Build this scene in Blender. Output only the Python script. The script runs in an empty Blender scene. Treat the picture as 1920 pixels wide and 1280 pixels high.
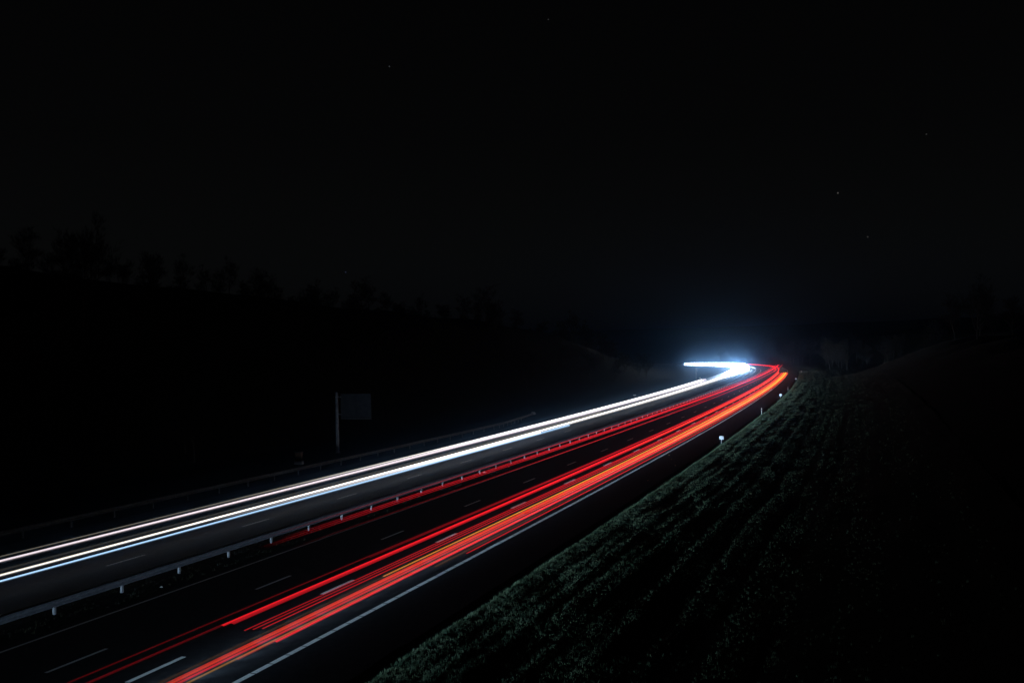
import bpy, bmesh, math, random
import numpy as np
from mathutils import Vector, Matrix, noise

R = math.radians
rnd = random.Random(11)
SC = bpy.context.scene
COL = SC.collection

# ------------------------------------------------------------------ camera
CAM_Z = 10.915
PITCH, ROLL, FPX = 0.0079, -0.02, 1954.88
cd = bpy.data.cameras.new('camera')
cd.sensor_width = 36.0
cd.lens = FPX / 1920 * 36.0
cd.clip_start, cd.clip_end = 0.5, 6000
cam = bpy.data.objects.new('camera', cd)
COL.objects.link(cam)
c_, s_ = math.cos(ROLL), math.sin(ROLL)
cp, sp = math.cos(PITCH), math.sin(PITCH)
rt = Vector((c_, -sp * s_, cp * s_)); up = Vector((-s_, -sp * c_, cp * c_)); fw = Vector((0, cp, sp))
cam.matrix_world = Matrix(((rt.x, up.x, -fw.x, 0), (rt.y, up.y, -fw.y, 0), (rt.z, up.z, -fw.z, CAM_Z), (0, 0, 0, 1)))
SC.camera = cam

# ------------------------------------------------------------------ night sky, exposure
W = bpy.data.worlds.new('World'); SC.world = W; W.use_nodes = True
nt = W.node_tree; nt.nodes.clear()
out = nt.nodes.new('ShaderNodeOutputWorld')
sky = nt.nodes.new('ShaderNodeTexSky'); sky.sky_type = 'NISHITA'; sky.sun_disc = False
sky.sun_elevation = R(-7); sky.sun_rotation = R(200); sky.altitude = 200
bg = nt.nodes.new('ShaderNodeBackground'); bg.inputs['Strength'].default_value = 0.05
nt.links.new(sky.outputs['Color'], bg.inputs['Color'])
# faint glow of far towns, strongest low over the horizon, plus the few stars
tc = nt.nodes.new('ShaderNodeTexCoord')
sep = nt.nodes.new('ShaderNodeSeparateXYZ'); nt.links.new(tc.outputs['Generated'], sep.inputs[0])
rmp = nt.nodes.new('ShaderNodeValToRGB')
nt.links.new(sep.outputs['Z'], rmp.inputs['Fac'])
e = rmp.color_ramp.elements
e[0].position = 0.0; e[0].color = (.0033, .0030, .0029, 1)
e[1].position = 0.34; e[1].color = (.00095, .00098, .00105, 1)
m1 = e.new(0.09); m1.color = (.0026, .0026, .0024, 1)
m2 = e.new(0.20); m2.color = (.0015, .0015, .0015, 1)
bg2 = nt.nodes.new('ShaderNodeBackground'); bg2.inputs['Strength'].default_value = 1.0
nt.links.new(rmp.outputs['Color'], bg2.inputs['Color'])
add = nt.nodes.new('ShaderNodeAddShader')
nt.links.new(bg.outputs[0], add.inputs[0]); nt.links.new(bg2.outputs[0], add.inputs[1])
last = add
def cam_dir(px, py):
    x, y = px - 960, 640 - py
    return (rt * x + up * y + fw * FPX).normalized()
STARS = [(730, 125, .10, (.8, .9, 1)), (1571, 362, .22, (1, .97, .9)), (1627, 444, .14, (1, .95, .9)), (648, 510, .16, (.35, .45, 1)), (1737, 252, .06, (1, 1, 1)), (1028, 37, .05, (1, 1, 1))]
for px, py, st, colr in STARS:
    if st == 0: continue
    d = cam_dir(px, py)
    vm = nt.nodes.new('ShaderNodeVectorMath'); vm.operation = 'DISTANCE'
    nt.links.new(tc.outputs['Generated'], vm.inputs[0]); vm.inputs[1].default_value = d
    lt = nt.nodes.new('ShaderNodeMath'); lt.operation = 'LESS_THAN'; lt.inputs[1].default_value = .00062
    nt.links.new(vm.outputs['Value'], lt.inputs[0])
    ms = nt.nodes.new('ShaderNodeMath'); ms.operation = 'MULTIPLY'; ms.inputs[1].default_value = st * .42
    nt.links.new(lt.outputs[0], ms.inputs[0])
    b3 = nt.nodes.new('ShaderNodeBackground'); b3.inputs['Color'].default_value = (*colr, 1)
    nt.links.new(ms.outputs[0], b3.inputs['Strength'])
    ad = nt.nodes.new('ShaderNodeAddShader')
    nt.links.new(last.outputs[0], ad.inputs[0]); nt.links.new(b3.outputs[0], ad.inputs[1]); last = ad
nt.links.new(last.outputs[0], out.inputs['Surface'])

vs = SC.view_settings
vs.view_transform = 'Standard'; vs.look = 'None'; vs.exposure = 0.0; vs.gamma = 1.0; vs.use_curve_mapping = False
SC.cycles.transparent_max_bounces = 96
SC.cycles.max_bounces = 4
SC.cycles.diffuse_bounces = 2
SC.cycles.volume_bounces = 0
SC.cycles.sample_clamp_indirect = 3.0
SC.cycles.use_denoising = True
SC.cycles.caustics_reflective = False; SC.cycles.caustics_refractive = False

# ------------------------------------------------------------------ the road's course
A0 = 0.337549            # heading of the straight, measured from +Y towards +X
N0 = -31.19              # the near carriageway's left edge line passes this far left of the camera
S_MIN, S_MAX = -90, 950
def kappa(s):
    if s < 60: return 0.0
    k = 2e-4
    if s > 410: k += (.0045 - 2e-4) * min(1, (s - 410) / 150)
    return k
SS = np.arange(S_MIN, S_MAX + 1, 1.0)
TH = np.cumsum([kappa(s) for s in SS])
HD = A0 - TH
XX = np.cumsum(np.sin(HD)); YY = np.cumsum(np.cos(HD))
i0 = -S_MIN
XX += N0 * math.cos(A0) - XX[i0]; YY += -N0 * math.sin(A0) - YY[i0]
def P(s, n, z=0.0):
    h = np.interp(s, SS, HD)
    return (float(np.interp(s, SS, XX) + n * math.cos(h)), float(np.interp(s, SS, YY) - n * math.sin(h)), z)
def heading(s): return float(np.interp(s, SS, HD))
def stations(s0, s1, near=4.0, far=6.0):
    out = [s0]; s = s0
    while s < s1 - .01:
        s += near if s < 250 else far
        out.append(min(s, s1))
    return out

# ------------------------------------------------------------------ helpers
def tag(o, label=None, cat=None, group=None, kind=None):
    if label: o['label'] = label
    if cat: o['category'] = cat
    if group: o['group'] = group
    if kind: o['kind'] = kind
    return o
def empty(name, loc=(0, 0, 0), rz=0.0):
    o = bpy.data.objects.new(name, None); COL.objects.link(o)
    o.location = loc; o.rotation_euler = (0, 0, rz); o.empty_display_size = .3
    return o
class MB:
    """collects faces and links them as one mesh object"""
    def __init__(self): self.v = []; self.f = []; self.a = []
    def quad(self, p, q, r, s):
        i = len(self.v); self.v += [p, q, r, s]; self.f.append((i, i + 1, i + 2, i + 3))
    def tri(self, p, q, r):
        i = len(self.v); self.v += [p, q, r]; self.f.append((i, i + 1, i + 2))
    def box(self, c, d, rz=0.0):
        i = len(self.v); cs, sn = math.cos(rz), math.sin(rz)
        for z in (-1, 1):
            for x, y in ((-1, -1), (1, -1), (1, 1), (-1, 1)):
                lx, ly = x * d[0] / 2, y * d[1] / 2
                self.v.append((c[0] + lx * cs - ly * sn, c[1] + lx * sn + ly * cs, c[2] + z * d[2] / 2))
        self.f += [tuple(i + k for k in q) for q in ((3, 2, 1, 0), (4, 5, 6, 7), (0, 1, 5, 4), (1, 2, 6, 5), (2, 3, 7, 6), (3, 0, 4, 7))]
    def tube(self, pts, rad, sides=6, attr=None, cap=True, low=None):
        i = len(self.v); k = len(pts)
        for j, p in enumerate(pts):
            p = Vector(p)
            t = Vector(pts[min(j + 1, k - 1)]) - Vector(pts[max(j - 1, 0)])
            t = t.normalized() if t.length > 1e-9 else Vector((0, 0, 1))
            u = t.cross(Vector((0, 0, 1)))
            if u.length < 1e-3: u = t.cross(Vector((1, 0, 0)))
            u.normalize(); w = u.cross(t)
            r = rad[j] if hasattr(rad, '__len__') else rad
            for q in range(sides):
                an = 2 * math.pi * q / sides
                self.v.append(tuple(p + (u * math.cos(an) + w * math.sin(an)) * r))
                if attr is not None:      # a lamp is shielded below: its light leaves upwards and sideways
                    sn = math.sin(an) * (1 if w.z > 0 else -1)
                    self.a.append(attr[j] * max(low[j][0], min(1.0, max(0.0, (sn + low[j][1]) / .5))))
        for j in range(k - 1):
            for q in range(sides):
                a, b = i + j * sides + q, i + j * sides + (q + 1) % sides
                self.f.append((a, b, b + sides, a + sides))
        if cap:
            self.f.append(tuple(i + q for q in range(sides))[::-1])
            self.f.append(tuple(i + (k - 1) * sides + q for q in range(sides)))
    def hood(self, pts, rad, attr, phi):
        """upper sector of a tube: what a lamp with a shielded underside sends out"""
        i = len(self.v); k = len(pts); m = 7
        for j in range(k):
            t = Vector(pts[min(j + 1, k - 1)]) - Vector(pts[max(j - 1, 0)]); t.z = 0; t.normalize()
            u = Vector((t.y, -t.x, 0)); p = Vector(pts[j]); f0 = phi[j]
            up_ = (1 + max(-1, math.sin(f0 - .14))) / 2 * rad[j]
            for q in range(m):
                an = f0 + (math.pi - 2 * f0) * q / (m - 1)
                self.v.append(tuple(p + u * math.cos(an) * rad[j] + Vector((0, 0, math.sin(an) * rad[j] - up_))))
                self.a.append(attr[j] * (.35, .95, 1.15, 1.2, 1.15, .95, .35)[q])
        for j in range(k - 1):
            for q in range(m - 1):
                a = i + j * m + q; self.f.append((a, a + m, a + 1 + m, a + 1))
    def build(self, name, mat, parent=None, smooth=False):
        me = bpy.data.meshes.new(name); me.from_pydata(self.v, [], self.f)
        if self.a:
            at = me.attributes.new('glow', 'FLOAT', 'POINT'); at.data.foreach_set('value', self.a)
        if smooth: me.polygons.foreach_set('use_smooth', [True] * len(me.polygons))
        me.materials.append(mat); me.update()
        o = bpy.data.objects.new(name, me); COL.objects.link(o)
        if parent: o.parent = parent
        return o
def ribbon(mb, s0, s1, n0, n1, z, near=4.0, far=6.0):
    ss = stations(s0, s1, near, far); i = len(mb.v)
    for s in ss: mb.v += [P(s, n0, z), P(s, n1, z)]
    for k in range(len(ss) - 1): mb.f.append((i + 2 * k, i + 2 * k + 1, i + 2 * k + 3, i + 2 * k + 2))

# ------------------------------------------------------------------ materials
def mat_base(name):
    m = bpy.data.materials.new(name); m.use_nodes = True
    t = m.node_tree; b = t.nodes['Principled BSDF']
    return m, t, b
def noisy(name, c1, c2, scale, rough=.8, detail=6, bump=0.0, bscale=None, lo=.35, hi=.65, metal=0.0, spec=.3):
    m, t, b = mat_base(name)
    g = t.nodes.new('ShaderNodeNewGeometry')
    n = t.nodes.new('ShaderNodeTexNoise'); n.inputs['Scale'].default_value = scale; n.inputs['Detail'].default_value = detail
    t.links.new(g.outputs['Position'], n.inputs['Vector'])
    r = t.nodes.new('ShaderNodeValToRGB'); el = r.color_ramp.elements
    el[0].position = lo; el[0].color = (*c1, 1); el[1].position = hi; el[1].color = (*c2, 1)
    t.links.new(n.outputs['Fac'], r.inputs['Fac']); t.links.new(r.outputs['Color'], b.inputs['Base Color'])
    b.inputs['Roughness'].default_value = rough; b.inputs['Metallic'].default_value = metal
    b.inputs['Specular IOR Level'].default_value = spec
    if bump:
        n2 = t.nodes.new('ShaderNodeTexNoise'); n2.inputs['Scale'].default_value = bscale or scale; n2.inputs['Detail'].default_value = 4
        t.links.new(g.outputs['Position'], n2.inputs['Vector'])
        bp = t.nodes.new('ShaderNodeBump'); bp.inputs['Strength'].default_value = bump; bp.inputs['Distance'].default_value = .05
        t.links.new(n2.outputs['Fac'], bp.inputs['Height']); t.links.new(bp.outputs['Normal'], b.inputs['Normal'])
    return m
def glow_mat(name, col, k):
    """light left by a lamp: gives off light, has no body of its own"""
    m = bpy.data.materials.new(name); m.use_nodes = True
    t = m.node_tree; t.nodes.clear()
    o = t.nodes.new('ShaderNodeOutputMaterial'); em = t.nodes.new('ShaderNodeEmission'); tr = t.nodes.new('ShaderNodeBsdfTransparent')
    a = t.nodes.new('ShaderNodeAttribute'); a.attribute_name = 'glow'
    mu = t.nodes.new('ShaderNodeMath'); mu.operation = 'MULTIPLY'; mu.inputs[1].default_value = k
    t.links.new(a.outputs['Fac'], mu.inputs[0]); t.links.new(mu.outputs[0], em.inputs['Strength'])
    em.inputs['Color'].default_value = (*col, 1)
    # the lamp shines outwards only: nothing leaves the inner side of its path
    ge = t.nodes.new('ShaderNodeNewGeometry'); inv = t.nodes.new('ShaderNodeMath'); inv.operation = 'SUBTRACT'; inv.inputs[0].default_value = 1
    t.links.new(ge.outputs['Backfacing'], inv.inputs[1])
    mu2 = t.nodes.new('ShaderNodeMath'); mu2.operation = 'MULTIPLY'
    t.links.new(mu.outputs[0], mu2.inputs[0]); t.links.new(inv.outputs[0], mu2.inputs[1]); t.links.new(mu2.outputs[0], em.inputs['Strength'])
    ad = t.nodes.new('ShaderNodeAddShader')
    t.links.new(em.outputs[0], ad.inputs[0]); t.links.new(tr.outputs[0], ad.inputs[1]); t.links.new(ad.outputs[0], o.inputs['Surface'])
    m.cycles.emission_sampling = 'FRONT'
    return m

M = {}
M['asphalt'] = noisy('asphalt', (.009, .009, .010), (.018, .018, .019), 3.0, rough=.8, detail=10, bump=.35, bscale=55, spec=.05)
M['asphalt_old'] = noisy('older_asphalt', (.014, .014, .015), (.026, .025, .025), 3.0, rough=.8, detail=10, bump=.35, bscale=55, spec=.1)
M['paint'] = noisy('road_paint', (.45, .46, .46), (.78, .79, .78), 9.0, rough=.6, lo=.25, hi=.45)
M['paint_worn'] = noisy('worn_road_paint', (.05, .05, .05), (.30, .30, .30), 7.0, rough=.8, lo=.3, hi=.7)
M['soil'] = noisy('verge_soil', (.006, .008, .005), (.018, .022, .012), .8, rough=.95, detail=9, bump=.9, bscale=4, spec=.1)
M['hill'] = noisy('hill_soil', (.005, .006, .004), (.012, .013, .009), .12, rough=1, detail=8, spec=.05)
M['blade'] = noisy('grass_blade', (.055, .100, .055), (.23, .30, .18), 1.3, rough=.85, detail=6, spec=.15)
M['straw'] = noisy('dry_grass', (.020, .024, .010), (.070, .068, .036), 1.6, rough=.9, detail=6, spec=.1)
M['steel'] = noisy('galvanised_steel', (.28, .31, .35), (.40, .43, .47), 5.0, rough=.6, metal=.3, spec=.4)
M['steel_post'] = noisy('galvanised_post', (.50, .52, .54), (.64, .66, .68), 14.0, rough=.6, metal=.15, spec=.4)
M['old_steel'] = noisy('weathered_steel', (.07, .07, .065), (.15, .15, .14), 5.0, rough=.7, metal=.5)
M['plate_white'] = noisy('white_plate', (.72, .74, .76), (.82, .83, .84), 20, rough=.45)
M['plastic_white'] = noisy('white_plastic', (.40, .42, .42), (.62, .63, .62), 8, rough=.6)
M['grey_panel'] = noisy('grey_panel', (.05, .052, .058), (.075, .078, .088), 1.6, rough=.6, metal=.3)
M['grey_pole'] = noisy('grey_pole', (.24, .27, .30), (.36, .39, .42), 3.0, rough=.55, metal=.3)
M['pole_dark'] = noisy('dull_pole', (.16, .17, .19), (.30, .33, .36), 3.0, rough=.7, metal=.2)
M['orange'] = noisy('orange_plastic', (.05, .028, .014), (.09, .045, .02), 7, rough=.6)
M['bark'] = noisy('bark', (.020, .018, .015), (.060, .052, .044), 9, rough=.95, bump=.6, bscale=30, spec=.1)
M['twig'] = noisy('twigs', (.010, .009, .008), (.024, .020, .016), 4, rough=.95, spec=.1)
M['litter'] = noisy('litter', (.50, .50, .48), (.75, .75, .72), 30, rough=.6)
M['amber'] = noisy('amber_glass', (.75, .50, .10), (.80, .65, .25), 40, rough=.2)
M['black'] = noisy('black_band', (.02, .02, .02), (.03, .03, .03), 20, rough=.5)

M['g_white'] = glow_mat('white_lamp_light', (1.0, .97, 1.0), 1.0)
M['g_pink'] = glow_mat('warm_white_lamp_light', (1.0, .86, .92), 1.0)
M['g_blue'] = glow_mat('blue_white_lamp_light', (.42, .68, 1.0), 1.0)
M['g_cream'] = glow_mat('cream_lamp_light', (1.0, .90, .72), 1.0)
M['g_xenon'] = glow_mat('xenon_lamp_light', (.62, .80, 1.0), 1.0)
M['g_red'] = glow_mat('red_lamp_light', (1.0, .016, .030), 1.0)
M['g_rose'] = glow_mat('rose_red_lamp_light', (1.0, .015, .022), 1.0)
M['g_orange'] = glow_mat('orange_lamp_light', (1.0, .17, .010), 1.0)
M['g_scarlet'] = glow_mat('scarlet_lamp_light', (1.0, .046, .009), 1.0)
M['g_gold'] = glow_mat('golden_lamp_light', (1.0, .36, .02), 1.0)
M['g_amber'] = glow_mat('amber_lamp_light', (1.0, .42, .04), 1.0)

# ------------------------------------------------------------------ terrain
def sstep(a, b, x):
    t = np.clip((np.asarray(x, float) - a) / (b - a), 0, 1); return t * t * (3 - 2 * t)
PIDX = np.arange(0, len(SS), 3)
def to_sn(x, y):
    """nearest road station and offset (right positive) for arrays of world points"""
    x = np.asarray(x, float); y = np.asarray(y, float)
    bs = np.zeros(x.shape); bd = np.full(x.shape, 1e18)
    for i in PIDX:
        d = (x - XX[i]) ** 2 + (y - YY[i]) ** 2
        m = d < bd; bd[m] = d[m]; bs[m] = SS[i]
    for _ in range(2):
        h = np.interp(bs, SS, HD); dx = x - np.interp(bs, SS, XX); dy = y - np.interp(bs, SS, YY)
        bs = np.clip(bs + dx * np.sin(h) + dy * np.cos(h), S_MIN, S_MAX)
    h = np.interp(bs, SS, HD); dx = x - np.interp(bs, SS, XX); dy = y - np.interp(bs, SS, YY)
    n = dx * np.cos(h) - dy * np.sin(h)
    al = dx * np.sin(h) + dy * np.cos(h)
    return bs + al, np.sign(n) * np.hypot(n, al * (np.abs(al) > 2))
def right_h(n, s):
    n = np.asarray(n, float); m = n - 38 * sstep(320, 450, s)        # the bank stands further back beyond the bend
    return .045 * np.clip(n - 15, 0, 8) + 11.5 * sstep(22, 64, m) + 9 * sstep(70, 220, m)
def terrain_h(x, y, s, n):
    x = np.asarray(x, float); y = np.asarray(y, float)
    s0 = x * math.sin(A0) + y * math.cos(A0)
    n0 = x * math.cos(A0) - y * math.sin(A0) - N0
    dev = 1e-4 * np.clip(s0 - 60, 0, 380) ** 2
    toe = np.minimum(-21 - dev, 27 - .18 * s0)
    hr = np.interp(s0, [-100, 60, 120, 270, 420, 560, 900], [22.5, 21.6, 20.5, 17.5, 10.5, 3.2, 1.5])
    left = hr * sstep(0, 40, toe - n0) * sstep(20, 46, np.abs(n)) + 4 * sstep(90, 300, toe - n0)
    right = right_h(n, s) * (1 + .3 * sstep(300, 600, s) * sstep(30, 70, n))
    h = np.where(n > 0, right, left)
    return h
def axis(lo, hi, c0, c1, fine, grow=1.13):
    a = list(np.arange(c0, c1 + .1, fine)); d = fine
    while a[-1] < hi: d *= grow; a.append(a[-1] + d)
    d = fine
    while a[0] > lo: d *= grow; a.insert(0, a[0] - d)
    return np.array(a)
gx = axis(-1300, 1300, -160, 260, 5); gy = axis(-300, 1900, -60, 720, 6)
GX, GY = np.meshgrid(gx, gy)
GS, GN = to_sn(GX, GY)
GH = terrain_h(GX, GY, GS, GN)
rough = np.array([noise.noise((x * .03, y * .03, 0)) for x, y in zip(GX.ravel(), GY.ravel())]).reshape(GX.shape)
GH = GH + rough * 1.2 * sstep(34, 60, np.abs(GN)) - .07
GH = GH - .45 * (sstep(10, 14, GN) * (1 - sstep(33, 36, GN)) * (GS < 520))      # the fine verge sheet lies over this strip
vs_ = np.stack([GX.ravel(), GY.ravel(), GH.ravel()], 1)
ny, nx = GX.shape
fs = [(j * nx + i, j * nx + i + 1, (j + 1) * nx + i + 1, (j + 1) * nx + i) for j in range(ny - 1) for i in range(nx - 1)]
me = bpy.data.meshes.new('ground'); me.from_pydata(vs_.tolist(), [], fs)
me.polygons.foreach_set('use_smooth', [True] * len(me.polygons)); me.materials.append(M['hill'])
ground = bpy.data.objects.new('ground', me); COL.objects.link(ground); tag(ground, kind='structure')

def verge_z(s, n):
    z = float(right_h(n, s))
    env = min(1, max(0, (n - 15.2) / 2.0))
    wob = 1.2 * noise.noise((s * .018, 3.3, 0)) + .25 * noise.noise((s * .12, n * .2, 5))
    z += env * (.045 * math.sin((n + wob) * 2.9) + .035 * math.sin((n + .7 * wob) * 6.3 + 1.0))
    z += (.05 + .13 * env) * noise.noise((s * .16, n * .55, 1.0)) + .035 * noise.noise((s * 1.1, n * 1.3, 2.0))
    if n < 15.1: z -= .10 * math.sin(max(0, (n - 14.25)) / .85 * math.pi)
    return z - .02
vss = list(np.arange(-12, 130, 1.0)) + list(np.arange(130, 300, 2.0)) + list(np.arange(300, 521, 4.0))
vns = list(np.arange(14.25, 24, .3)) + list(np.arange(24, 37, .8))
mb = MB()
for s in vss:
    for n in vns: mb.v.append(P(s, n, verge_z(s, n)))
k = len(vns)
for j in range(len(vss) - 1):
    for i in range(k - 1): mb.f.append((j * k + i, j * k + i + 1, (j + 1) * k + i + 1, (j + 1) * k + i))
tag(mb.build('grass_verge', M['soil'], smooth=True), kind='structure')

# carriageways, median strip, far verge
mb = MB(); ribbon(mb, -85, 900, -.62, 14.3, 0.0); tag(mb.build('road', M['asphalt']), kind='structure')
mb = MB(); ribbon(mb, -85, 900, -17.7, -3.45, 0.0); tag(mb.build('road', M['asphalt_old']), kind='structure')
mb = MB()
ms = list(np.arange(-20, 200, 1.0)) + list(np.arange(200, 900, 5.0)); mn = [-3.45, -3.1, -2.7, -2.3, -1.9, -1.5, -1.1, -.62]
for s in ms:
    for n in mn:
        b = math.sin((n + 3.45) / 2.83 * math.pi)
        mb.v.append(P(s, n, -.012 + b * (.05 + .06 * noise.noise((s * .8, n * 2, 9)))))
k = len(mn)
for j in range(len(ms) - 1):
    for i in range(k - 1): mb.f.append((j * k + i, j * k + i + 1, (j + 1) * k + i + 1, (j + 1) * k + i))
tag(mb.build('median_strip', M['soil'], smooth=True), kind='structure')

# painted lines
def marking(parts, mat='paint'):
    m_ = MB()
    for a in parts: ribbon(m_, *a)
    return tag(m_.build('road_marking', M[mat]), kind='structure')
Z1 = .005
marking([(-80, 880, -.08, .08, Z1)])
marking([(2.9 + 13 * i, 5.95 + 13 * i, 3.52, 3.67, Z1) for i in range(-4, 50)])
marking([(2.8 + 13 * i, 5.85 + 13 * i, 7.02, 7.22, Z1) for i in range(-4, 50)])
edge = []
s = -20.0
while s < 190: edge.append((s, s + 1.07, 10.60, 10.83, Z1)); s += 1.13
edge.append((s, 880, 10.60, 10.83, Z1)); marking(edge)
marking([(-80, 880, -3.86, -3.70, Z1)], 'paint_worn')
marking([(-5 + 12.4 * i, -1.9 + 12.4 * i, -7.36, -7.21, Z1) for i in range(-4, 52)], 'paint_worn')
marking([(-1 + 12.4 * i, 2.1 + 12.4 * i, -10.86, -10.71, Z1) for i in range(-4, 52)], 'paint_worn')
marking([(-80, 880, -14.5, -14.28, Z1)], 'paint_worn')

# ------------------------------------------------------------------ grass
def tuft(mb, x, y, z, h, k, spread):
    for _ in range(k):
        a = rnd.uniform(0, 6.283); l = rnd.uniform(.1, 1) * spread; hh = h * rnd.uniform(.5, 1.1)
        bx, by = x + rnd.uniform(-1, 1) * spread * .5, y + rnd.uniform(-1, 1) * spread * .5
        w = rnd.uniform(.010, .024) * max(.7, h / .16)
        ca, sa = math.cos(a), math.sin(a)
        mb.tri((bx - sa * w, by + ca * w, z - .02), (bx + sa * w, by - ca * w, z - .02), (bx + ca * l, by + sa * l, z + hh))
mb = MB()
def clump(s, n): return .60 * noise.noise((s * .45, n * .9, 7)) + .55 * noise.noise((s * .09, n * .4, 8)) + .45 * noise.noise((s * .02, (n + 1.2 * noise.noise((s * .018, 3.3, 0))) * 1.7, 6)) + .25 * max(0, 1 - (n - 15) / 3)
for _ in range(95000):
    s = 18 + 150 * rnd.random() ** 1.5; n = 15.0 + rnd.expovariate(1 / 4.5) % 20.5
    if clump(s, n) < rnd.uniform(-.6, .2): continue
    x, y, z = P(s, n, verge_z(s, n)); tuft(mb, x, y, z, rnd.uniform(.045, .115) * (1.5 if rnd.random() < .04 else 1), 4, .10)
for _ in range(2600):
    s = rnd.uniform(18, 170); n = 14.85 + abs(rnd.gauss(0, .14))
    x, y, z = P(s, n, verge_z(s, n)); tuft(mb, x, y, z, rnd.uniform(.06, .16), 5, .10)
for _ in range(26000):
    s = rnd.uniform(160, 430); n = 15.0 + rnd.expovariate(1 / 5.0) % 20.5
    if clump(s, n) < rnd.uniform(-.5, .2): continue
    x, y, z = P(s, n, verge_z(s, n)); tuft(mb, x, y, z, rnd.uniform(.09, .2), 4, .26)
tag(mb.build('verge_grass', M['blade']), 'rough short grass on the verge beside the hard shoulder', 'grass', kind='stuff')
mb = MB()
for _ in range(5000):
    s = 15 + 160 * rnd.random() ** 1.3; n = rnd.uniform(-3.3, -.8)
    if noise.noise((s * .5, n * 1.5, 4)) < rnd.uniform(-.4, .3): continue
    x, y, z = P(s, n, .02); tuft(mb, x, y, z, rnd.uniform(.06, .16), 4, .12)
tag(mb.build('median_grass', M['straw']), 'sparse dry grass in the median under the barrier', 'grass', kind='stuff')

# ------------------------------------------------------------------ guardrails
def w_beam(mb, ss, off, zc, side, sc=1.0):
    """corrugated beam: profile across (depth, height) swept along the stations"""
    prof = [(0, -.155), (.03, -.150), (.075, -.105), (.080, -.085), (.05, -.040), (.012, -.022), (.012, .022), (.05, .040), (.080, .085), (.075, .105), (.03, .150), (0, .155)]
    back = [(d - .006, h) for d, h in reversed(prof)]
    prof = prof + back; k = len(prof); i = len(mb.v)
    for j, s in enumerate(ss):
        o = off(s) if callable(off) else off
        zz = zc(s) if callable(zc) else zc
        for d, h in prof: mb.v.append(P(s, o + side * d, zz + h))
    for j in range(len(ss) - 1):
        for q in range(k):
            a, b = i + j * k + q, i + j * k + (q + 1) % k
            mb.f.append((a, b, b + k, a + k))
def c_post(h):
    """channel section post, web and two flanges"""
    m_ = MB()
    m_.box((0, -.055, h / 2), (.10, .008, h)); m_.box((-.046, 0, h / 2), (.008, .10, h)); m_.box((.046, 0, h / 2), (.008, .10, h))
    return m_
def add_posts(root, spots, h, mat, first=None):
    src = first
    for s, n in spots:
        x, y, z = P(s, n, -.05)
        if src is None:
            o = c_post(h).build('post', mat, root); src = o
        else:
            o = src.copy(); COL.objects.link(o); o.parent = root
        o.location = (x, y, z); o.rotation_euler = (0, 0, -heading(s))
    return src
cr = empty('guardrail')
tag(cr, 'long galvanised guardrail along the median between white and red light streaks', 'guardrail')
mb = MB(); rs = list(np.arange(-40, 200, 4.0)) + list(np.arange(200, 720, 6.0))
w_beam(mb, rs, -1.99, .545, 1)
w_beam(mb, rs, -2.21, .545, -1)
mb.build('rail', M['steel'], cr)
csp = [(35.4 + 4.2 * i, -2.10) for i in range(-1, 99)]
psrc = add_posts(cr, csp, .68, M['steel_post'])
mb = MB()
for i in list(range(-14, -1)) + list(range(99, 160)):
    s = 35.4 + 4.2 * i; x, y, z = P(s, -2.1, .28); mb.box((x, y, z), (.1, .1, .66), -heading(s))
tag(mb.build('far_posts', M['steel_post'], cr), kind='stuff')
spc = None
for po in [o for o in cr.children if o.name.startswith('post')]:
    if spc is None:
        m_ = MB(); m_.box((.079, 0, .595), (.07, .16, .14)); m_.box((-.079, 0, .595), (.07, .16, .14)); m_.box((0, .004, .595), (.09, .012, .10))
        spc = m_.build('spacer_block', M['steel'], po)
    else:
        c = spc.copy(); COL.objects.link(c); c.parent = po

lr = empty('guardrail')
tag(lr, 'weathered dull guardrail beside the far shoulder below the dark sign, flared end', 'guardrail')
def loff(s): return -18.45 - 2.6 * max(0, (s - 136) / 26) ** 1.6
def lz(s): return .545 - .10 * max(0, (s - 148) / 14)
mb = MB(); ls = list(np.arange(-30, 136, 4.0)) + list(np.arange(136, 163, 2.0))
w_beam(mb, ls, loff, lz, 1)
mb.build('rail', M['old_steel'], lr)
add_posts(lr, [(s, loff(s) - .12) for s in list(np.arange(30.2, 136, 4.05)) + [138, 140, 142.2, 144.4, 146.6, 149, 151.5]], .66, M['old_steel'])
mb = MB(); x, y, z = P(162.4, loff(162.4) - .05, .46); mb.box((x, y, z), (.42, .75, .40), -heading(162) + .15)
x, y, z = P(162.0, loff(162) + .28, .46); mb.box((x, y, z), (.18, .5, .30), -heading(162) + .5)
mb.build('end_cap', M['steel'], lr)

# ------------------------------------------------------------------ roadside sign seen from behind
sx, sy, sz = P(102, -24.9, 0)
sg = empty('road_sign', (sx, sy, -.05), -heading(102))
tag(sg, 'large blank-backed roadside sign cantilevered from one thick pole beyond the far guardrail', 'sign')
mb = MB(); mb.tube([(0, 0, 0), (0, 0, .06)], .34, 12); mb.tube([(0, 0, .06), (0, 0, 2.2), (0, 0, 6.65)], [.20, .19, .155], 14)
mb.tube([(0, 0, 6.65), (0, 0, 6.70)], [.165, .08], 14)
mb.build('pole', M['pole_dark'], sg, smooth=False)
mb = MB(); mb.box((2.28, .14, 5.20), (3.62, .05, 2.50)); mb.box((2.28, .14, 3.83), (3.62, .05, .17))
mb.build('panel', M['grey_panel'], sg)
mb = MB()
for x in (.46, 2.28, 4.10): mb.box((x, .092, 5.13), (.05, .04, 2.80))
mb.box((2.28, .14, 6.475), (3.70, .08, .05)); mb.box((2.28, .14, 3.72), (3.70, .08, .05))
mb.build('panel_frame', M['grey_panel'], sg)
for z in (4.25, 6.15):
    mb = MB(); mb.box((.27, .05, z), (.46, .10, .13)); mb.build('arm', M['pole_dark'], sg)

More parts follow.
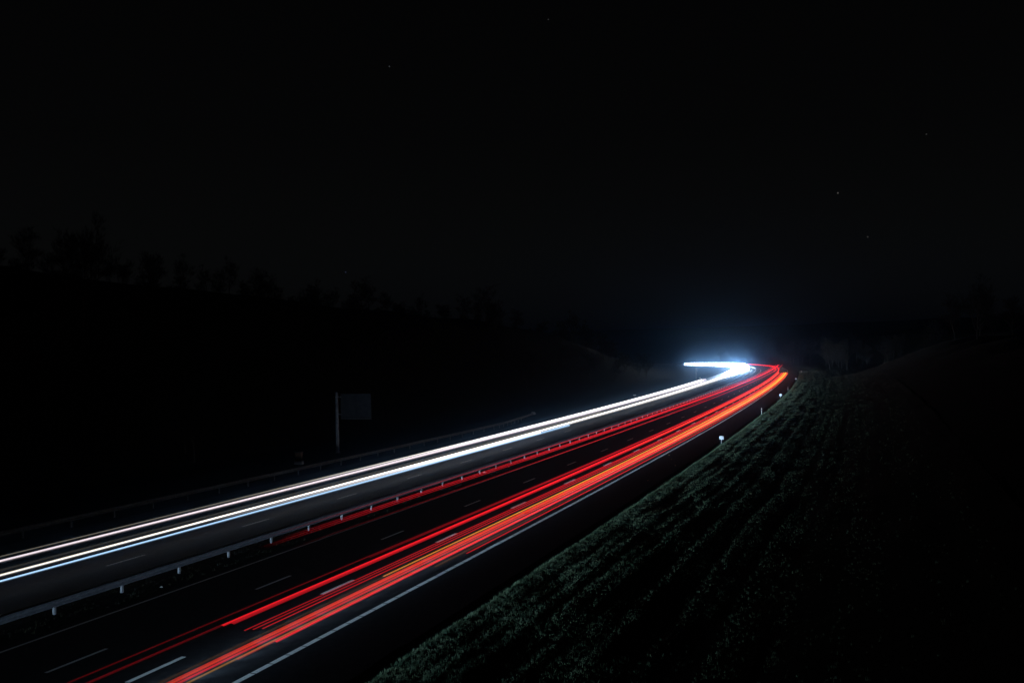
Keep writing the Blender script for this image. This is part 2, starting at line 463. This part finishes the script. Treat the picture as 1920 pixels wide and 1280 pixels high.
bx_, by_, _ = P(91, -23.3, 0)
cb = empty('roadside_cabinet', (bx_, by_, -.05), -heading(91) + .1)
tag(cb, 'small squat roadside cabinet with pale base band beyond the far guardrail', 'cabinet')
mb = MB(); mb.box((0, 0, .17), (.82, .5, .34)); mb.build('base', M['grey_pole'], cb)
mb = MB(); mb.box((0, 0, .76), (.62, .42, .84)); mb.build('body', M['orange'], cb)
mb = MB(); mb.box((0, 0, 1.21), (.72, .52, .06)); mb.build('lid', M['black'], cb)
mb = MB(); mb.box((0, -.22, .74), (.44, .02, .58)); mb.build('door', M['orange'], cb)

# ------------------------------------------------------------------ marker plates and delineator posts on the near verge
def marker(s, n, label):
    x, y, z = P(s, n, verge_z(s, n))
    o = empty('marker_plate', (x, y, z - .03), -heading(s) - .12)
    tag(o, label, 'marker', 'white marker plates along the verge')
    return o
def marker_parts(o):
    m_ = MB(); m_.box((-.03, .014, .30), (.05, .05, .62)); m_.build('post', M['steel_post'], o)
    m_ = MB(); m_.box((0, 0, .72), (.50, .022, .36)); m_.box((0, -.016, .72), (.46, .01, .32)); m_.build('plate', M['plate_white'], o)
ml = ['nearest white marker plate on a short post at the shoulder edge', 'second nearest white marker plate along the shoulder, halfway up the verge',
      'white marker plate at the start of the bend, third along the verge', 'farthest small white marker plate at the top of the grass verge']
mk = []
for (s, n), lb in zip(((118, 14.75), (219, 14.75), (321, 14.75), (402, 15.8)), ml):
    o = marker(s, n, lb)
    if not mk: marker_parts(o)
    else:
        for ch in list(mk[0].children):
            c = ch.copy(); COL.objects.link(c); c.parent = o
    mk.append(o)
dl = []
for s, n, lb in ((169, 14.75, 'slim pale delineator post on the verge just beyond the nearest marker plate'),
                 (252, 14.75, 'slim pale delineator post between the second and third marker plates')):
    x, y, z = P(s, n, verge_z(s, n))
    o = empty('delineator_post', (x, y, z - .03), -heading(s)); tag(o, lb, 'post', 'delineator posts along the verge')
    if not dl:
        m_ = MB(); m_.tube([(0, 0, 0), (0, 0, .70)], .065, 10); m_.tube([(0, 0, .70), (0, 0, .98), (0, .02, 1.04)], [.065, .06, .03], 10); m_.build('post_body', M['plastic_white'], o)
        m_ = MB(); m_.tube([(0, 0, .70), (0, 0, .80)], .069, 10); m_.build('reflector_band', M['black'], o)
    else:
        for ch in list(dl[0].children):
            c = ch.copy(); COL.objects.link(c); c.parent = o
    dl.append(o)
def straight(s0, n0): return (s0 * math.sin(A0) + (n0 + N0) * math.cos(A0), s0 * math.cos(A0) - (n0 + N0) * math.sin(A0))
for s, n, h, lb in ((343, -25.4, 3.6, 'thin pale pole standing inside the bend, nearer of two'),
                    (450, -42.6, 5.2, 'thin pale pole inside the bend, reaching up to the white tail'),
                    (600, -13.5, 5.0, 'thin pole rising above the blinding white bend')):
    (x, y), z = straight(s, n), 0
    o = empty('roadside_pole', (x, y, -.1)); tag(o, lb, 'pole')
    m_ = MB(); m_.tube([(0, 0, 0), (0, 0, h)], [.08, .06], 8); m_.build('shaft', M['grey_pole'], o)
    m_ = MB(); m_.box((0, 0, h + .04), (.5, .12, .08)); m_.build('head', M['grey_pole'], o)
for s, n, lb in ((332, -22.4, 'small white reflector plate beside the far shoulder at the bend'), (216, -17.45, 'small pale reflector plate beyond the end of the far guardrail')):
    (x, y), z = straight(s, n), 0
    o = empty('reflector_plate', (x, y, -.05), -heading(s)); tag(o, lb, 'reflector')
    m_ = MB(); m_.box((0, 0, .4), (.06, .06, .8)); m_.build('post', M['steel_post'], o)
    m_ = MB(); m_.box((0, -.045, .85), (.55, .03, .28)); m_.build('plate', M['plate_white'], o)

def scrap(s, n, z, sz, mat, label, name='litter_scrap'):
    m_ = MB(); r = random.Random(int(s * 10))
    pts = [(r.uniform(.6, 1) * sz * math.cos(t), r.uniform(.3, .6) * sz * math.sin(t), r.uniform(0, .3) * sz) for t in (0, 1.05, 2.1, 3.14, 4.2, 5.2)]
    for k_ in range(6): m_.tri(pts[k_], pts[(k_ + 1) % 6], (0, 0, sz * .45))
    m_.f.append(tuple(range(0, 18, 3))[::-1])
    o = m_.build(name, mat); o.location = P(s, n, z); o.rotation_euler = (0, 0, r.uniform(0, 3)); tag(o, label, 'litter')
scrap(41, -1.0, .03, .14, M['litter'], 'pale scrap of litter in the median nearest the camera')
scrap(86.6, -1.95, .06, .26, M['litter'], 'flat pale scrap of litter at the foot of a barrier post')
scrap(91, -1.2, .06, .16, M['litter'], 'small pale scrap of litter lying beyond the barrier post scrap')
scrap(68.3, -1.7, .06, .2, M['orange'], 'brownish scrap of litter under the median barrier')
for (s, n), lb in zip(((104, 11.34), (100, 12.29), (95, 13.56), (90, 15.4), (84, 13.28)),
        ('amber speck of debris just right of the edge line', 'amber speck of debris in the middle of the hard shoulder', 'amber speck of debris near the outer edge of the shoulder',
         'pale speck of debris lying in the verge grass', 'amber speck of debris on the shoulder, nearest the camera')):
    scrap(s, n, .01 if n < 14 else verge_z(s, n) + .05, .09, M['amber'], lb, 'debris_speck')

# ------------------------------------------------------------------ trees
def grow(seed, height, spread, levels, kids):
    r = random.Random(seed); tr = MB(); cr_ = MB()
    def limb(p, d, length, rad, lev):
        k = 5 if lev < 2 else 3; pts = [p]; rr = [rad]
        for j in range(k):
            d = (d + Vector((r.uniform(-1, 1), r.uniform(-1, 1), r.uniform(-.3, .6))) * (.10 + .07 * lev)).normalized()
            p = p + d * length / k; pts.append(p); rr.append(rad * (1 - .75 * (j + 1) / k))
        (tr if lev < 2 else cr_).tube(pts, rr, 7 if lev == 0 else (5 if lev == 1 else 3), cap=False)
        if lev >= levels:
            for _ in range(15):
                q = pts[r.randrange(1, len(pts))]; dd = (d + Vector((r.uniform(-1, 1), r.uniform(-1, 1), r.uniform(-.5, .9)))).normalized()
                e_ = q + dd * length * r.uniform(.4, .9); sd = dd.cross(Vector((r.uniform(-1, 1), r.uniform(-1, 1), 1))).normalized() * .03
                cr_.tri(q - sd, q + sd, e_)
            return
        for c in range(kids[lev]):
            t = r.uniform(.35, 1.0) if lev else .14 + .84 * (c + r.random()) / kids[0]
            fi = t * k; i_ = min(int(fi), k - 1); q = pts[i_].lerp(pts[i_ + 1], fi - i_)
            an = r.uniform(0, 6.283); el = r.uniform(.1, .9)
            side = Vector((math.cos(an), math.sin(an), el)).normalized()
            limb(q, (side * spread + d * (1 - spread)).normalized(), length * r.uniform(.38, .62) * (1.15 - .45 * t if lev == 0 else 1), rr[i_] * .55, lev + 1)
    limb(Vector((0, 0, 0)), Vector((0, 0, 1)), height, height * .018, 0)
    return tr, cr_
PROTO = []
for i_, (h, spd) in enumerate(((11, .62), (9.5, .7), (12.5, .55), (8, .75))):
    t_, c__ = grow(40 + i_, h, spd, 3, (15, 6, 4))
    tm = t_.build('trunk', M['bark']); cm = c__.build('crown', M['twig'])
    PROTO.append((tm.data, cm.data)); bpy.data.objects.remove(tm); bpy.data.objects.remove(cm)
def tree(x, y, z, sc, rz, label, group, pi):
    o = empty('bare_tree', (x, y, z), rz); o.scale = (sc, sc, sc * rnd.uniform(.92, 1.1))
    tag(o, label, 'tree', group)
    for nm, dt in zip(('trunk', 'crown'), PROTO[pi]):
        c = bpy.data.objects.new(nm, dt); COL.objects.link(c); c.parent = o
    return o
def gz(x, y):
    s, n = to_sn(np.array([x]), np.array([y])); return float(terrain_h(np.array([x]), np.array([y]), s, n)[0]) - .3
def straight(s0, n0): return (s0 * math.sin(A0) + (n0 + N0) * math.cos(A0), s0 * math.cos(A0) - (n0 + N0) * math.sin(A0))
def toe_of(s0): return min(-21 - 1e-4 * max(0, min(380, s0 - 60)) ** 2, 27 - .18 * s0)
GL = 'bare dark tree in the unlit wood on the ridge left of the road'
s0 = 72.0
while s0 < 600:
    for q in range(6):
        n0 = toe_of(s0) - rnd.uniform(32, 46) - 5 * q
        x, y = straight(s0 + rnd.uniform(-3, 3), n0)
        sc = rnd.choice((.18, .22, .26, .30, .34, .42)) * np.interp(s0, [0, 250, 420, 600], [1.0, .95, .8, .5])
        tree(x, y, gz(x, y), sc, rnd.uniform(0, 6.28), GL, 'trees of the wood on the left ridge', rnd.randrange(4))
    s0 += rnd.uniform(5.5, 8.5) * (1 + s0 / 400)
for _ in range(28):
    s0 = rnd.uniform(200, 470); n0 = toe_of(s0) - rnd.uniform(5, 44)
    x, y = straight(s0, n0)
    tree(x, y, gz(x, y), rnd.uniform(.35, .6) * np.interp(s0, [230, 600], [1, .6]), rnd.uniform(0, 6.28), GL, 'trees of the wood on the left ridge', rnd.randrange(4))
for s0, n0 in ((81, -44), (86, -45.5), (83, -30), (84, -31.7)):
    x, y = straight(s0, n0); tree(x, y, gz(x, y), .6, rnd.uniform(0, 6), 'slim bare tree standing low on the dark slope near the far guardrail', 'slim trees at the foot of the left slope', rnd.randrange(4))
GR = 'bare dark tree standing on the unlit bank right of the verge'
for s, n in ((245, 62), (270, 58), (300, 66), (330, 60), (352, 70), (380, 58), (410, 64), (440, 60), (470, 66), (500, 58), (520, 72), (545, 60), (570, 66), (595, 58), (620, 70), (650, 62), (220, 75), (205, 68)) + tuple((rnd.uniform(400, 640), rnd.uniform(26, 58)) for _ in range(26)):
    x, y, _ = P(s, n); tree(x, y, gz(x, y), rnd.uniform(.55, .95), rnd.uniform(0, 6.28), GR, 'trees on the right bank', rnd.randrange(4))
t_, c__ = grow(77, 19, .68, 4, (17, 7, 5, 3))
x, y, _ = P(62, 61)
big = empty('bare_tree', (x, y, gz(x, y)), 1.2); tag(big, 'tall spreading bare tree at the right edge, branches faint against the sky', 'tree')
t_.build('trunk', M['bark'], big); c__.build('crown', M['twig'], big)

# ------------------------------------------------------------------ light drawn along the lanes by passing lamps
def wig(seed, s): return .05 * noise.noise((s * .02, seed * 7.1, 0)) + .03 * noise.noise((s * .007, seed * 3.7, 4))
def streak(name, label, cat, group, mat, n, z, s0, s1, r0, glow, grow_=1 / 150., low=None, seed=None, wid=1.0):
    """one lamp's path: offset n and height z over the road from s0 to s1; glow(s) is how brightly it burnt there"""
    m_ = MB(); ss = stations(s0, s1, 5, 5) if s1 > 400 else stations(s0, s1, 6, 6)
    sd = seed if seed is not None else n
    pts = [P(s, n + wig(sd, s), z) for s in ss]
    if low is None:
        m_.hood(pts, [r0 * (1 + max(0, s_) * grow_) * float(np.interp(s_, [40, 120, 250, 400], [1.5, 1.6, 1.15, .95])) for s_ in ss], [glow(s) for s in ss],
                [R(float(np.interp(s, [40, 120, 250, 400], [42, 40, 5, -25]))) for s in ss])
    else: m_.tube(pts, [r0 * wid(s_) if callable(wid) else r0 * (1 + max(0, s_) * grow_) for s_ in ss], 10, attr=[glow(s) for s in ss], low=[low(s) for s in ss])
    o = m_.build(name, M[mat]); tag(o, label, cat, group); return o
def ramp(pairs):
    xs = [p[0] for p in pairs]; ys = [p[1] for p in pairs]
    return lambda s: float(np.interp(s, xs, ys))
def bend(k):     # dipped beams burn brightest where the bend turns the cars to face down the straight
    return lambda s: k * math.exp(-((s - 455) / 42.0) ** 2)
GW, GT = 'white headlight streaks', 'red tail-light streaks'
def white(label, mat, n, z, s0, s1, r0, glow, g=1 / 75.): streak('headlight_streak', label, 'light streak', GW, mat, n, z, s0, s1, r0, lambda s: 1.25 * glow(s) if s > 350 else min(1.25, 1.5 * glow(s)), g, lambda s: (float(np.interp(s, [30, 100, 140, 300, 400], [.02, .07, .2, .3, .6])), .6), wid=lambda s: (1 + (max(0, s) / 84) ** 1.5) * float(np.interp(s, [400, 440, 500, 560, 606], [1, 1.3, 1.15, .75, .40])))
def red(label, mat, n, z, s0, s1, r0, glow, g=1 / 150.): streak('taillight_streak', label, 'light streak', GT, mat, n, z, s0, s1, 1.2 * r0, lambda s: (1.15 if s < 70 else 1.35) * glow(s), g)

white('thin faint grey streak, outermost beside the far guardrail', 'g_cream', -12.10, .68, -40, 312, .040, ramp([(30, .05), (60, .10), (110, .5), (200, 1.0)]))
white('thick warm white streak on the far side of the white band', 'g_pink', -11.22, .66, -40, 312, .062, ramp([(30, .6), (60, .8), (150, 1.4), (300, 2)]))
white('white streak tucked just under the thick warm white one', 'g_white', -11.75, .70, 70, 308, .06, ramp([(70, .02), (100, .5), (150, 1.2), (300, 2)]))
white('dim brownish streak in the dark gap of the white band', 'g_cream', -9.3, .66, -40, 160, .07, ramp([(30, .012), (60, .022), (100, .05), (160, .1)]))
white('cream white streak, upper line of the near white pair', 'g_cream', -8.52, .64, -40, 606, .058, lambda s: ramp([(30, .40), (60, .7), (150, 1.2), (300, 2), (400, 3), (700, 5)])(s) + bend(23)(s))
white('bright streak laid close along the cream white one', 'g_white', -8.28, .70, -40, 606, .045, lambda s: ramp([(30, .3), (60, .8), (150, 1.6), (300, 2), (400, 3), (700, 5)])(s) + bend(23)(s))
white('thin blue white streak nearest the median, ending abruptly halfway', 'g_blue', -7.42, .65, -40, 134, .050, ramp([(30, .8), (60, .9), (90, 1.2), (134, 2)]))
white('white streak beside the blue one, ending a little earlier', 'g_white', -7.85, .65, 55, 122, .060, ramp([(55, .02), (80, .5), (122, 2)]))
white('blazing white streak through the bend, inner curve', 'g_xenon', -9.6, .70, 300, 606, .10, lambda s: ramp([(300, .0), (330, .5), (400, 2), (700, 5)])(s) + bend(30)(s))
white('blazing white streak through the bend, outer curve', 'g_xenon', -6.4, .75, 300, 606, .10, lambda s: ramp([(300, .0), (330, .1), (400, 1), (700, 5)])(s) + bend(30)(s))

# tail lights of the middle and right lanes
k1 = ramp([(25, .10), (33, .12), (34, .45), (60, .6), (120, .8), (300, 1.0), (420, .9), (600, .5)])
red('dim thin dark red streak, left edge of the red band', 'g_red', 7.20, .85, 25, 560, .035, ramp([(25, .035), (60, .12), (120, .35), (300, .5), (600, .4)]))
red('broad dark red band edging the long bright red streak', 'g_red', 7.98, .80, 33.6, 384, .062, ramp([(33, .28), (120, .4), (384, .5)]))
red('faint wide dark red streak fading into the foreground', 'g_red', 7.72, .80, 22, 120, .055, ramp([(22, .04), (60, .10), (120, .3)]))
red('long bright red streak, leftmost of the bright ones', 'g_rose', 7.80, .82, 33.2, 384, .055, ramp([(33, .5), (60, .62), (150, 1.0), (384, 1.2)]))
red('orange red streak lying along the long bright red one', 'g_orange', 7.95, .86, 90, 384, .03, ramp([(90, .02), (130, .25), (200, .6), (384, 1.1)]))
red('red streak that follows the whole bend to the far left', 'g_red', 7.35, .85, 46, 600, .045, ramp([(46, .05), (80, .3), (150, .5), (350, .6), (480, .9), (600, 1.2)]))
red('second red streak following the bend, just inside the first', 'g_red', 5.9, .85, 395, 600, .06, ramp([(395, .3), (450, .8), (600, 1.2)]))
red('thin rose red streak, first of the three fine lines', 'g_rose', 8.96, .80, 32.9, 380, .026, ramp([(33, .25), (60, .4), (120, .7), (380, .9)]))
red('thin rose red streak, middle of the three fine lines', 'g_rose', 9.22, .80, 33.1, 380, .026, ramp([(33, .25), (60, .4), (120, .7), (380, .9)]))
red('thin rose red streak, last of the three fine lines', 'g_rose', 9.50, .80, 33.3, 380, .026, ramp([(33, .3), (60, .45), (120, .7), (380, .9)]))
red('dim olive brown streak above the broad red one', 'g_amber', 9.75, .72, 24, 90, .045, ramp([(24, .020), (50, .03), (90, .05)]))
red('broad red streak in the middle of the red band', 'g_scarlet', 9.98, .70, 24, 380, .075, ramp([(24, .22), (40, .42), (80, .6), (380, .7)]))
red('orange streak glowing along the centre of the red band', 'g_gold', 9.86, .80, 42.5, 382, .036, ramp([(42, .35), (60, .6), (120, .8), (382, 1.2)]))
red('bright scarlet streak under the broad red one', 'g_rose', 10.30, .70, 24, 380, .045, ramp([(24, .35), (60, .55), (380, .8)]))
red('deep scarlet streak filling the band below the broad red one', 'g_scarlet', 10.14, .72, 24, 380, .05, ramp([(24, .16), (60, .32), (380, .6)]))
red('deep red streak above the coral red one', 'g_red', 10.60, .70, 30, 381, .045, ramp([(30, .16), (60, .4), (380, .7)]))
red('fine golden streak between the scarlet and coral red lines', 'g_gold', 10.42, .74, 75, 383, .026, ramp([(75, .02), (110, .5), (200, .8), (383, 1.2)]))
red('fine orange streak along the right side of the red band', 'g_orange', 10.92, .68, 84, 380, .028, ramp([(84, .02), (130, .4), (220, .7), (380, .9)]))
red('ochre streak low in the red band, fading at mid length', 'g_amber', 10.52, .68, 24, 64, .040, ramp([(24, .16), (36, .14), (50, .07), (64, .04)]))
red('yellow orange streak, brightest towards the bend', 'g_gold', 10.50, .78, 64, 383, .045, ramp([(64, .05), (100, .3), (160, .7), (300, 1.1), (383, 1.3)]))
red('coral red streak starting beside the edge line', 'g_rose', 10.75, .70, 32.2, 382, .046, ramp([(32, .5), (60, .6), (382, .9)]))
red('short dim ochre streak starting beside the edge line', 'g_amber', 11.05, .68, 45.5, 95, .04, ramp([(45, .05), (60, .04), (95, .02)]))
red('thin red streak nearest the edge line, starting halfway', 'g_rose', 11.30, .66, 49, 378, .028, ramp([(49, .40), (70, .5), (378, .7)]))
# high lamps of lorries seen over the median
red('high thin red streak level with the barrier rail', 'g_rose', 6.60, 3.20, 38, 398, .030, ramp([(38, .0), (50, .14), (75, .455), (110, .75), (398, .8)]))
red('high red streak under the rail, upper of three', 'g_red', 7.36, 3.20, 38, 401, .030, ramp([(38, .0), (48, .24), (75, .5), (110, .8), (398, .8)]))
red('high red streak under the rail, middle of three', 'g_red', 7.62, 3.20, 36, 401, .030, ramp([(36, .0), (46, .24), (75, .5), (110, .8), (398, .8)]))
red('high red streak under the rail, lower of three', 'g_red', 7.86, 3.20, 36, 401, .024, ramp([(36, .0), (46, .2), (75, .45), (110, .75), (398, .8)]))
red('high thin red streak over the left edge line', 'g_rose', 8.95, 3.20, 36, 404, .024, ramp([(36, .0), (48, .08), (70, .4), (110, .7), (404, .8)]))

# ------------------------------------------------------------------ dipped beams of the cars running away from the camera
def beam(s, n, power, col):
    ld = bpy.data.lights.new('headlamp', 'SPOT'); ld.energy = power; ld.color = col
    ld.spot_size = R(56); ld.spot_blend = 1.0; ld.shadow_soft_size = .12
    o = bpy.data.objects.new('headlamp', ld); COL.objects.link(o)
    o.location = P(s, n, .66)
    h = heading(s); d = Vector((math.sin(h), math.cos(h), math.tan(R(-2.2))))
    o.rotation_euler = d.to_track_quat('-Z', 'Y').to_euler()
s = -40.0
while s < 335:
    d_ = 2.2 if s < 110 else (3.5 if s < 170 else 8.0)
    beam(s, 9.0, float(np.interp(s, [0, 60, 120, 210, 285, 335], [720, 860, 1250, 1500, 480, 60])) * d_, (.48, .73, 1.0)); s += d_

# faint moonlight, far below what the lamps give
sd_ = bpy.data.lights.new('moon', 'SUN'); sd_.energy = .0015; sd_.angle = R(.5); sd_.color = (1, .97, .9)
so = bpy.data.objects.new('moon', sd_); COL.objects.link(so); so.rotation_euler = (R(55), 0, R(200))

# ------------------------------------------------------------------ night air
HZ = MB(); zlo, zhi = float(GH.min()) - 1.0, 46.0
HZ.box(((gx[0] + gx[-1]) / 2, (gy[0] + gy[-1]) / 2, (zlo + zhi) / 2), (gx[-1] - gx[0] + 20, gy[-1] - gy[0] + 20, zhi - zlo))
hm = bpy.data.materials.new('night_haze'); hm.use_nodes = True
t = hm.node_tree; t.nodes.clear()
o_ = t.nodes.new('ShaderNodeOutputMaterial'); pv = t.nodes.new('ShaderNodeVolumePrincipled')
pv.inputs['Color'].default_value = (.26, .55, 1.0, 1); pv.inputs['Density'].default_value = .0011; pv.inputs['Anisotropy'].default_value = .988
t.links.new(pv.outputs[0], o_.inputs['Volume'])
tag(HZ.build('haze', hm), 'thin night haze glowing around the bend', 'haze', kind='stuff')
